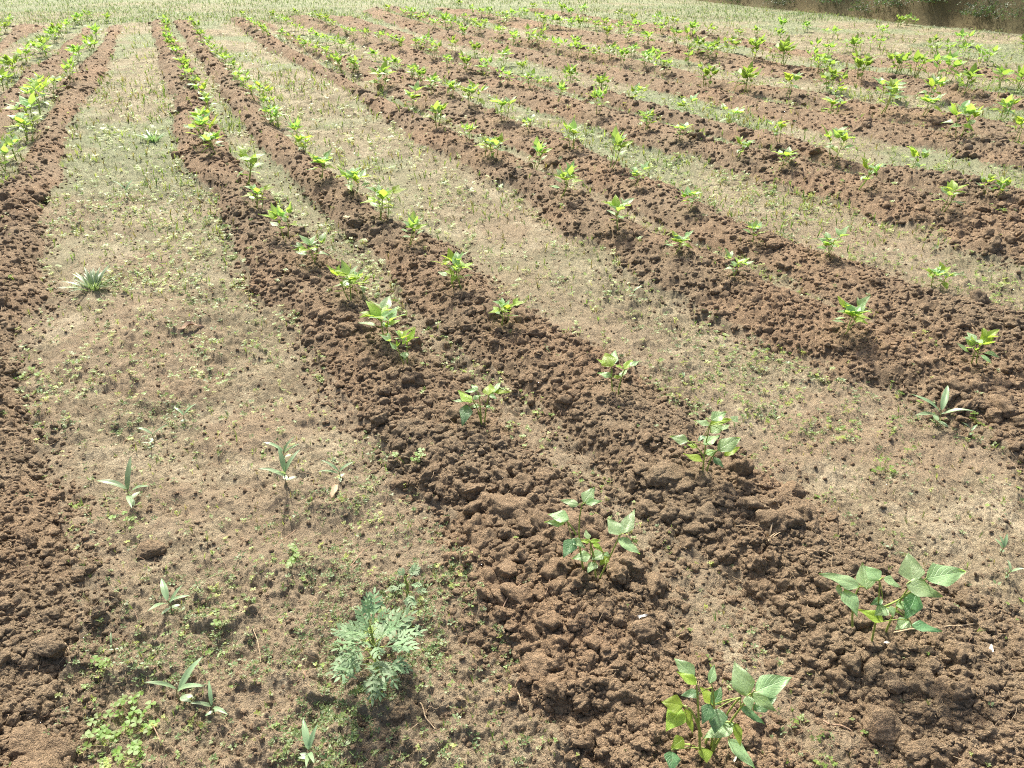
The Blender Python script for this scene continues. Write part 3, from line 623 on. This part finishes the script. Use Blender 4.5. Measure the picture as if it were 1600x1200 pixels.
for lab, root, roots2, _, leaves, stems in HEROES:
    g = root_at(*root); rt = empty('bean_seedling', g); tag(rt, lab, 'bean plant', 'bean seedlings growing in crop rows')
    def lift(px, py, off=0.0):
        q = at_y(px, py, g.y + off)
        if q.z < g.z + 0.02: q = at_z(px, py, g.z + 0.02)
        return q
    for st in stems:
        a = lift(*st[0]); c_ = lift(*st[2]); b = lift(*st[1])
        if st[0][1] >= root[1]-25: a = root_at(*st[0]) - Vector((0, 0, 0.02))
        pts = []
        for t in np.linspace(0, 1, 7): pts.append(a*(1-t)**2 + b*2*t*(1-t) + c_*t*t)
        mb = MB(); mb.add(*tube_geo([p-g for p in pts], 0.0027, 0.0015, 8)); mb.build('stem', [m_stem], rt)
    for (b0_, t0_, tone, asp) in leaves:
        off = hr.uniform(-0.012, 0.012); b = lift(*b0_, off); dep = b.length
        dpx = b0_[1] - t0_[1]; mm_ = dpx/F_PX*dep
        zt = b.z + mm_*0.55 - (0.004 if dpx > 0 else 0); zt = max(zt, cz(b.x, b.y)+0.012)
        t_ = at_z(*t0_, zt); d = t_-b
        side = hr.uniform(-0.35, 0.35)
        up = VIEWS.lerp(UP, hr.uniform(0.2, 0.9)) + Vector((side, 0, 0))
        Vg, F, U = leaf_geo(b-g, t_-g, up, max(asp, 0.42)*1.1, 'bean', 14, 5, fold=hr.uniform(.08, .35), droop=hr.uniform(0.0, .14), rnd=hr, wave=0.035)
        mb = MB(); mb.add(Vg, F, U); mt = {'g': m_leaf, 'y': m_leafy, 'd': m_leafd}[tone]
        # petiole stub to nearest stem
        best = min((lift(*s3[2]) for s3 in stems), key=lambda q: (q-b).length)
        if 0.006 < (best-b).length < 0.12: mb.add(*tube_geo(curve_pts(best-g, b-g, 0.004, 4), 0.0012, 0.0009, 6), mi=1)
        mb.build('leaf', [mt, m_stem], rt)

# ------------------------------------------------------------------ individual weeds
wr = random.Random(9)
def place(name, px, py, parts, label, cat, group, sc=1.0, rz=None):
    p = root_at(px, py); zz_ = float(gz_at(p.x, p.y)[0][0]); p.z = zz_ - 0.002
    r_ = empty(name, p, wr.uniform(0, 6.28) if rz is None else rz, sc); tag(r_, label, cat, group)
    for nm, mb, mats in parts: mb.build(nm, mats, r_)
    return r_
def wid(px, py, w):
    p = at_z(px, py); return w/F_PX*(cP*p.y + sP*CAM_H)
def lance_weed(px, py, w, dirs, label, h=0.03):
    """short stem and long pointed leaves; dirs are leaf directions in degrees seen from above, 0 = right, 90 = away"""
    Wm = wid(px, py, w); parts = []; st = MB(); H = max(h, Wm*0.35)
    st.add(*tube_geo([(0, 0, -.01), (wr.uniform(-.005, .005), 0, H*0.6), (0, 0, H)], .0018, .0012, 6)); parts.append(('stem', st, [m_wstem]))
    for k, a in enumerate(dirs):
        mb = MB(); a = R(a); el = wr.uniform(0.15, 0.75); L = Wm*wr.uniform(0.48, 0.62); d = Vector((math.cos(a)*math.cos(el), math.sin(a)*math.cos(el), math.sin(el)))
        zb = H*(1 - 0.12*k)
        mb.add(*leaf_geo((0, 0, zb), Vector((0, 0, zb)) + d*L, UP, wr.uniform(.15, .23), 'lance', 12, 3, fold=.35, droop=.16, rnd=wr, wave=.01)); parts.append(('leaf', mb, [m_lance]))
    for a in (wr.uniform(0, 6), wr.uniform(0, 6)):
        mb = MB(); mb.add(*leaf_geo((0, 0, H*.4), (math.cos(a)*Wm*.22, math.sin(a)*Wm*.22, H*.4), UP, .4, 'lance', 8, 2, fold=.2, droop=.1, rnd=wr)); parts.append(('leaf', mb, [m_lance]))
    place('lance_leaf_weed', px, py, parts, label, 'weed', 'long-leaved weed seedlings', rz=0)
LW = [(242,692,52,[170,20,250],'spindly grey-green weed left of its taller twin on the pale crust'),
 (291,662,42,[40,150],'slim dark weed with one long upright leaf on the pale crust'),
 (207,790,95,[175,95,350,300],'dark green weed with long pointed leaves beside the left ridge'),
 (238,705,26,[200,300],'tiny weed just below the spindly grey-green one'),
 (452,772,76,[60,115,255,180],'weed with three pale striped leaves between the two ridges'),
 (446,722,56,[170,50,20],'flat weed sitting just above the striped-leaf weed'),
 (532,756,56,[160,30,200],'grey weed with a long leaf to the left, beside the central ridge'),
 (268,958,72,[120,15,250,60],'twin-stemmed reddish weed on bare crust at lower left'),
 (180,1022,34,[110,300],'small dark single-leaf weed by the left ridge, lower left'),
 (284,1100,100,[195,350,60],'weed with three long blue-green leaves in a star, lower left'),
 (336,1118,64,[110,190,330],'low pale weed right of the star-shaped one, lower left'),
 (487,1196,84,[110,70,300,280],'upright pale-striped weed among ground cover at the bottom edge'),
 (1563,868,40,[100,60,110],'tall thin weed with one dark blade near the right edge'),
 (1462,668,92,[60,150,330,190],'leafy grey weed at the foot of the third bed on the right'),
 (1572,908,38,[80,340,200],'small pale weed below the tall thin one, right edge'),
 (1067,602,22,[80,100],'thin upright grassy weed on the pale strip right of centre'),
 (200,312,40,[170,20,60,300],'pale-leaved weed in the wide left strip, below the bushy one'),
 (1512,688,36,[150,40],'small weed between the leafy grey weed and the ridge clods'),
 (988,470,30,[20,140,250],'pale weed on the strip left of the third bed')]
for a in LW: lance_weed(*a)
def clover(px, py, w, n, label, name='clover_clump'):
    Wm = wid(px, py, w); st = MB(); parts = []
    for k in range(n):
        a = wr.uniform(0, 6.28); r_ = Wm*0.5*math.sqrt(wr.random()); h = wr.uniform(.012, .04)
        q = Vector((math.cos(a)*r_, math.sin(a)*r_*1.1, h)); st.add(*tube_geo([(q.x*.35, q.y*.35, -.004), (q.x*.8, q.y*.8, h*.6), q], .0007, .0005, 4))
        mb = MB(); L = wr.uniform(.008, .013)*(1.0 if w > 40 else .9)
        t0 = wr.uniform(0, 6.28); tl = Vector((wr.uniform(-.3, .3), wr.uniform(-.3, .3), 1))
        for j in range(3):
            t = t0 + j*2.094; mb.add(*leaf_geo(q, q + Vector((math.cos(t), math.sin(t), wr.uniform(-.1, .2)))*L, tl, 1.15, 'heart', 5, 2, fold=.2, droop=.02))
        parts.append(('leaf', mb, [m_clover]))
    parts.append(('stem', st, [m_stem]))
    place(name, px, py, parts, label, 'weed', 'clumps of small round-leaved weed')
for a in [(190,1140,104,34,'sprawling yellow-green clover clump beside the left ridge, lower left'),(218,1192,50,8,'few round clover leaves at the bottom edge below the sprawling clump'),
 (458,882,46,9,'small clover clump left of the feathery weed, above it'),(48,588,60,12,'clover clump on the left ridge edge'),(165,1056,36,5,'small pale clover by the left ridge, above the sprawling clump'),
 (568,412,44,10,'clover clump beside the upper end of the central row pair'),(452,505,32,8,'yellow clover clump at the left foot of the central bed'),(342,985,30,4,'pair of round clover leaves on the bare lower left crust'),
 (590,975,40,6,'clover showing through behind the feathery grey weed'),(200,835,40,7,'clover below the dark long-leaved weed, left'),(1378,736,38,9,'low pale round-leaved weed on bare crust at right'),
 (350,605,26,5,'small clover on bare crust, upper left strip'),(640,720,50,12,'low green clump at the left foot of the central ridge'),(1520,664,24,4,'round clover leaves at the right end of the third bed')]: clover(*a)
def lobed(mb, base, tip, up, aspect, pairs=4):
    """a deeply cut feathery leaf"""
    base = Vector(base); tip = Vector(tip); d = tip-base; L = d.length; d.normalize(); up = Vector(up); n = (up - d*up.dot(d)).normalized(); sd = d.cross(n)
    arch = 0.22
    def on(t): return base + d*L*t + n*(arch*L*4*t*(1-t)*0.5)
    mb.add(*leaf_geo(on(0), on(1), n, .07, 'lance', 10, 1, fold=0.1, droop=0.11))
    for k in range(pairs):
        t = 0.28 + 0.66*k/pairs; l = L*aspect*0.5*math.sin(math.pi*(0.22+0.68*t))*wr.uniform(.85, 1.1)
        for sg in (-1, 1):
            dr = (sd*sg + d*wr.uniform(.6, 1.3) + n*wr.uniform(-.45, .35)).normalized(); b = on(t); e = b + dr*l
            mb.add(*leaf_geo(b, e, n, wr.uniform(.26, .38), 'lance', 6, 1, fold=0.25, droop=.06))
            for q in (.45, .7):
                for s2 in (-1, 1):
                    b2 = b.lerp(e, q); dd = (dr + (d*s2*sg*1.0)).normalized(); mb.add(*leaf_geo(b2, b2+dd*l*wr.uniform(.3, .5), n, .38, 'lance', 4, 1, fold=.1, droop=.03))
    mb.add(*leaf_geo(on(.88), on(1)+d*L*.1, n, .5*aspect, 'lance', 6, 1, fold=.1, droop=.03))
def feather_weed(px, py, w, n, H, label, up_sprig=0):
    Wm = wid(px, py, w); parts = []; st = MB()
    st.add(*tube_geo([(0, 0, -.01), (0.005, 0, H*.5), (0, .005, H)], .004, .002, 8)); 
    for k in range(n):
        a = k*2.4 + wr.uniform(-.3, .3); f = k/n; zb = H*(0.12 + 0.85*f); el = -0.35 + 1.15*f + wr.uniform(-.15, .2)
        L = Wm*(0.58 - 0.16*f)*wr.uniform(.6, 1.25)
        pe = Vector((math.cos(a), math.sin(a), 0.6))*L*0.3 + Vector((0, 0, zb)); st.add(*tube_geo(curve_pts((0, 0, zb), pe, .004, 3), .0014, .001, 5))
        d = Vector((math.cos(a)*math.cos(el), math.sin(a)*math.cos(el), math.sin(el)*0.9))
        mb = MB(); lobed(mb, pe, pe + d*L*.8, UP + d*0.3, wr.uniform(.6, .85)); parts.append(('leaf', mb, [m_grey]))
    parts.insert(0, ('stem', st, [m_stem])); return place('feathery_weed', px, py, parts, label, 'weed', 'feathery grey-green weeds', rz=0.4)
feather_weed(590,1062,122,34,.16,'big bushy feathery grey-green weed standing at lower centre')
feather_weed(636,935,62,9,.07,'small feathery weed sprig just above the big bushy one')
# grass tufts
def tuft(px, py, w, n, hmax, label, mat):
    Wm = wid(px, py, w); mb = MB()
    for k in range(n):
        a = wr.uniform(0, 6.28); r0 = Wm*.12*wr.random(); r1 = r0 + Wm*.4*wr.random(); h = hmax*wr.uniform(.4, 1)
        b = Vector((math.cos(a)*r0, math.sin(a)*r0, -.004)); t = Vector((math.cos(a)*r1, math.sin(a)*r1, h))
        mb.add(*leaf_geo(b, t, (-math.cos(a), -math.sin(a), .4), .10, 'lance', 5, 1, fold=.3, droop=.15))
    p = root_at(px, py); o = mb.build('grass_tuft', [mat]); o.location = p; tag(o, label, 'grass tuft', 'grass tufts on the bare strips')
tuft(146,452,104,70,.075,'bushy grey-green grass tuft in the middle of the wide left strip',m_lance)
tuft(240,222,62,50,.08,'pale bushy tuft in the far part of the wide left strip',m_lance)
tuft(425,165+980,30,8,.04,'thin grass tuft at the bottom left, below the striped-leaf weed',m_lance)
tuft(1200,840,46,14,.03,'flattened dry grass lying on the right ridge',m_straw)
tuft(940,1010,28,8,.03,'little dry grass tuft on the central ridge',m_straw)
# loose single things: large clods, sticks, scraps
hv = ico(5)
def big_clod(px, py, w, label, sunk=.62):
    r = np.random.default_rng(px); v = lump(hv[0], r, .2, 7); Wm = wid(px, py, w)/2; p = root_at(px, py)
    z_ = float(gz_at(p.x, p.y)[0][0])
    o = mesh_np('soil_clod', v*Wm, hv[1], [m_clod]); o.location = (p.x, p.y, p.z + Wm*(.7-sunk) - .005); tag(o, label, 'soil clod', 'large single clods')
for a in [(1382,1135,62,'tall flat-topped clod with a shaded face, lower right'),(706,1112,62,'block of clay right of the feathery weed, near the bottom edge'),(624,1118,44,'rounded clod left of the clay block, near the bottom edge'),
 (235,862,44,'dark square clod on the left crust below the clover'),(1000,985,56,'pale-topped clod on the central ridge, lower centre'),(1440,1175,56,'rounded clod at the lower right bottom edge'),(668,982,30,'small clod just right of the feathery weed'),
 (42,1165,62,'large lumpy clod at the lower left corner'),(75,1010,52,'rounded clod on the left ridge, lower left'),(1400,1065,44,'smooth grey clod in the shade of the large right seedling'),(1452,1068,34,'smaller grey clod beside the smooth one in the shade'),
 (1208,385,24,'pale tan clod on the third bed'),(630,760,44,'dark clod with roots at the left foot of the central ridge'),(860,875,40,'clod left of the insect-holed seedling')]: big_clod(*a)
def stick(p0, p1, r, label, mat, name='twig', lift_=.010, sag=.008):
    a = root_at(*p0); b = root_at(*p1); a.z = float(gz_at(a.x, a.y)[0][0]) + lift_; b.z = float(gz_at(b.x, b.y)[0][0]) + lift_
    n = 9; pts = []
    for k in range(n+1):
        t = k/n; p = a.lerp(b, t); p.z = max(p.z, float(gz_at(p.x, p.y)[0][0]) + r) + sag*math.sin(math.pi*t)*.5; p.x += .003*math.sin(5*t+p0[0]); p.y += .003*math.cos(7*t+p0[1]); pts.append(p-a)
    mb = MB(); mb.add(*tube_geo(pts, r, r*.6, 7)); o = mb.build(name, [mat]); o.location = a; tag(o, label, 'twig', 'dry twigs lying on the soil')
for a in [((775,970),(812,915),.002,'short brown twig leaning on the central ridge',m_root),((1388,992),(1530,975),.0022,'long dry twig lying under the large right seedling',m_straw),((1284,1132),(1325,1150),.0022,'green-brown twig on bare crust near the lower right clod',m_root),
 ((1385,1018),(1450,1012),.0012,'thin curved root below the large right seedling',m_straw),((548,895),(585,850),.0016,'thin brown twig above the feathery weed',m_root),((655,1105),(680,1152),.0018,'pale root standing by the clay block',m_straw),
 ((100,1005),(118,1035),.0016,'hooked pale root on the left ridge',m_straw),((400,990),(410,1045),.0010,'fine root on the lower left crust',m_straw),((1150,820),(1228,832),.0012,'long straw on the right ridge left of the crust',m_straw),
 ((460,830),(430,872),.0012,'thin straw on the left strip above the clover clump',m_root),((1262,858),(1310,872),.0012,'faint straw under the ridge crest at right',m_straw),((870,590+300),(850,930),.0014,'reddish root on the central ridge below the seedling',m_root),
 ((235,1168-40),(262,1180),.0014,'root fragment by the sprawling clover',m_root),((805,1092),(822,1118),.0014,'pale root at the left foot of the central ridge',m_straw)]: stick(*a)
def scrap(px, py, w, label, mat, name='dry_leaf'):
    p = root_at(px, py); Wm = wid(px, py, w); p.z = float(gz_at(p.x, p.y)[0][0]) + .006; mb = MB()
    a = wr.uniform(0, 3.1); mb.add(*leaf_geo((-Wm/2*math.cos(a), -Wm/2*math.sin(a), 0), (Wm/2*math.cos(a), Wm/2*math.sin(a), .004), UP, .28, 'lance', 8, 2, fold=.5, droop=.25, rnd=wr, wave=.08)); o = mb.build(name, [mat]); o.location = p
    tag(o, label, 'dry leaf', 'dry leaf scraps')
for a in [(1548,1015,20,'white scrap lying on soil near the right edge',m_scrap),(525,778,34,'tan dry leaf left of the central ridge',m_straw),(300,517,40,'curled tan leaf on the left strip',m_root),(1148,1188,12,'cream petal scrap beside the bottom seedling',m_scrap),
 (480,1072,14,'purplish scrap between the weeds at lower centre',m_root),(1002,968,22,'white flake on the pale-topped clod',m_scrap),(1385,1008,14,'pale chip by the large seedling stem',m_scrap)]: scrap(*a)

# ------------------------------------------------------------------ ground cover of tiny weeds, grass, bank plants
def tiny(kind, rng):
    mb = MB(); r = random.Random(int(rng.integers(1e9)))
    if kind == 'seedling':
        n = r.choice([3, 4, 5, 6]); h = r.uniform(.2, .6)
        for k in range(n):
            a = 6.28*k/n + r.uniform(-.3, .3); el = r.uniform(0, .8); d = Vector((math.cos(a)*math.cos(el), math.sin(a)*math.cos(el), math.sin(el))); zb = h*r.uniform(.6, 1)
            mb.add(*leaf_geo(d*.12+Vector((0, 0, zb)), d*r.uniform(.7, 1)+Vector((0, 0, zb)), UP, r.uniform(.4, .6), 'round', 2, 1, fold=.2, droop=.08))
    elif kind == 'clover':
        for c in range(r.choice([1, 2, 3])):
            q = Vector((r.uniform(-.6, .6), r.uniform(-.6, .6), r.uniform(.5, 1.6)))
            mb.add(*leaf_geo((q.x*.5, q.y*.5, -.2), q, (0, -1, .1), .07, 'lance', 2, 1))
            t0 = r.uniform(0, 6)
            for j in range(3): t = t0+j*2.094; mb.add(*leaf_geo(q, q+Vector((math.cos(t), math.sin(t), r.uniform(-.1, .3)))*.55, UP, 1.1, 'heart', 2, 1, fold=.2, droop=0))
    else:
        for k in range(r.choice([3, 4, 5])):
            a = r.uniform(0, 6.28); r1 = r.uniform(.2, .9); mb.add(*leaf_geo((0, 0, -.2), (math.cos(a)*r1, math.sin(a)*r1, r.uniform(.7, 1.8)), (-math.cos(a), -math.sin(a), .5), .10, 'lance', 3, 1, fold=.3, droop=.15))
    return np.array([tuple(v) for v in mb.V]), np.array(mb.F)
def cover(name, kind, n, size, label, cat, palette, dens, ymin=0.5, ymax=17, smax=2.6, seed=1):
    r = np.random.default_rng(seed); x, y, z = sample_view(r, n, ymin, ymax); _, m = coarse(x, y)
    keep = r.random(n) < dens(x, y, m); x, y, z = x[keep], y[keep], z[keep]
    S = r.uniform(*size, len(x))*np.clip(z/2.6, 0.8, smax); hz, _ = gz_at(x, y)
    var = [tiny(kind, r) for _ in range(12)]
    t = r.random((len(x), 1)); pal = np.array(palette); k = r.integers(0, len(pal), len(x)); c = pal[k]*(0.75+0.5*t)
    v, f, T = scatter(var, np.stack([x, y, hz], -1), S, rotm(r, len(x), .2), r, c)
    o = mesh_np(name, v, f, [m_weed], colattr=T); tag(o, label, cat, kind='stuff'); print(name, len(x), len(v))
def near(x, y, px, py, rad): p = at_z(px, py); return np.exp(-((x-p.x)**2+(y-p.y)**2)/rad**2)
def d_base(x, y, m):
    pt = sstep(-0.15, 0.4, fbm(x*1.3+9, y*1.3, 81, 4)); g = 0.10 + 0.9*sstep(1.2, 6.5, y)
    e = .35*sstep(-.1, .5, fbm(x*2.2, y*2.2, 88, 3))*(y < 3.5) + near(x, y, 700, 1000, .22) + near(x, y, 640, 740, .18)*.8 + near(x, y, 600, 930, .2)*.7 + near(x, y, 490, 1180, .1) + .6*near(x, y, 400, 1000, .35)
    cl = sstep(-.25, .35, fbm(x*9, y*9, 82, 3)); return np.clip((g*(0.15+pt) + e)*(0.2+1.3*cl)*np.where(m > .5, 0.05, np.where(m > .1, .35, 1)), 0, 1)
def d_clover(x, y, m):
    pt = sstep(0.0, 0.45, fbm(x*1.7-4, y*1.7, 83, 4)); cl = sstep(-.2, .3, fbm(x*7, y*7, 84, 3)); return np.clip((0.32+pt)*(0.2+1.3*cl)*(0.12+sstep(1.6, 4.0, y))*np.where(m > .5, 0.05, 1), 0, 1)
cover('tiny_weeds', 'seedling', 70000, (.0065, .016), 'carpet of tiny pale weed seedlings on the crusted strips', 'ground cover', [(.15, .23, .09), (.21, .28, .13), (.12, .19, .07), (.18, .24, .08)], d_base, seed=11)
cover('leafy_weeds', 'seedling', 5200, (.011, .021), 'scattered leafy weed seedlings in the near strips', 'ground cover', [(.17, .26, .12), (.22, .31, .16), (.14, .23, .10)], lambda x, y, m: d_base(x, y, m)*0.8, ymax=4.5, smax=1.2, seed=15)
cover('tiny_clover', 'clover', 52000, (.0075, .015), 'tiny yellow-green clover dotted over the strips', 'ground cover', [(.19, .30, .06), (.15, .26, .05), (.25, .32, .06)], d_clover, seed=12)
cover('short_grass', 'grass', 80000, (.008, .020), 'thin short grass blades on the far strips', 'grass', [(.18, .26, .08), (.21, .26, .10), (.12, .20, .06), (.17, .16, .08)], lambda x, y, m: np.clip((.04+sstep(2.5, 8, y))*(0.3+sstep(-.2, .4, fbm(x*1.1, y*1.1, 85, 4)))*np.where(m > .5, .06, 1), 0, 1), seed=13)
cover('far_grass', 'grass', 52000, (.012, .03), 'grey-green weedy grass beyond the far ends of the beds', 'grass', [(.16, .26, .12), (.12, .22, .09), (.20, .29, .15), (.16, .20, .10)], lambda x, y, m: np.clip(sstep(13.8, 15.2, y + .6*(x > 0)*(-1))*(0.35+.6*sstep(-.3, .3, fbm(x*.7, y*1.6, 87, 4)))*np.where(m > .5, .1, 1), 0, 1), ymin=13, ymax=30, smax=1.4, seed=14)
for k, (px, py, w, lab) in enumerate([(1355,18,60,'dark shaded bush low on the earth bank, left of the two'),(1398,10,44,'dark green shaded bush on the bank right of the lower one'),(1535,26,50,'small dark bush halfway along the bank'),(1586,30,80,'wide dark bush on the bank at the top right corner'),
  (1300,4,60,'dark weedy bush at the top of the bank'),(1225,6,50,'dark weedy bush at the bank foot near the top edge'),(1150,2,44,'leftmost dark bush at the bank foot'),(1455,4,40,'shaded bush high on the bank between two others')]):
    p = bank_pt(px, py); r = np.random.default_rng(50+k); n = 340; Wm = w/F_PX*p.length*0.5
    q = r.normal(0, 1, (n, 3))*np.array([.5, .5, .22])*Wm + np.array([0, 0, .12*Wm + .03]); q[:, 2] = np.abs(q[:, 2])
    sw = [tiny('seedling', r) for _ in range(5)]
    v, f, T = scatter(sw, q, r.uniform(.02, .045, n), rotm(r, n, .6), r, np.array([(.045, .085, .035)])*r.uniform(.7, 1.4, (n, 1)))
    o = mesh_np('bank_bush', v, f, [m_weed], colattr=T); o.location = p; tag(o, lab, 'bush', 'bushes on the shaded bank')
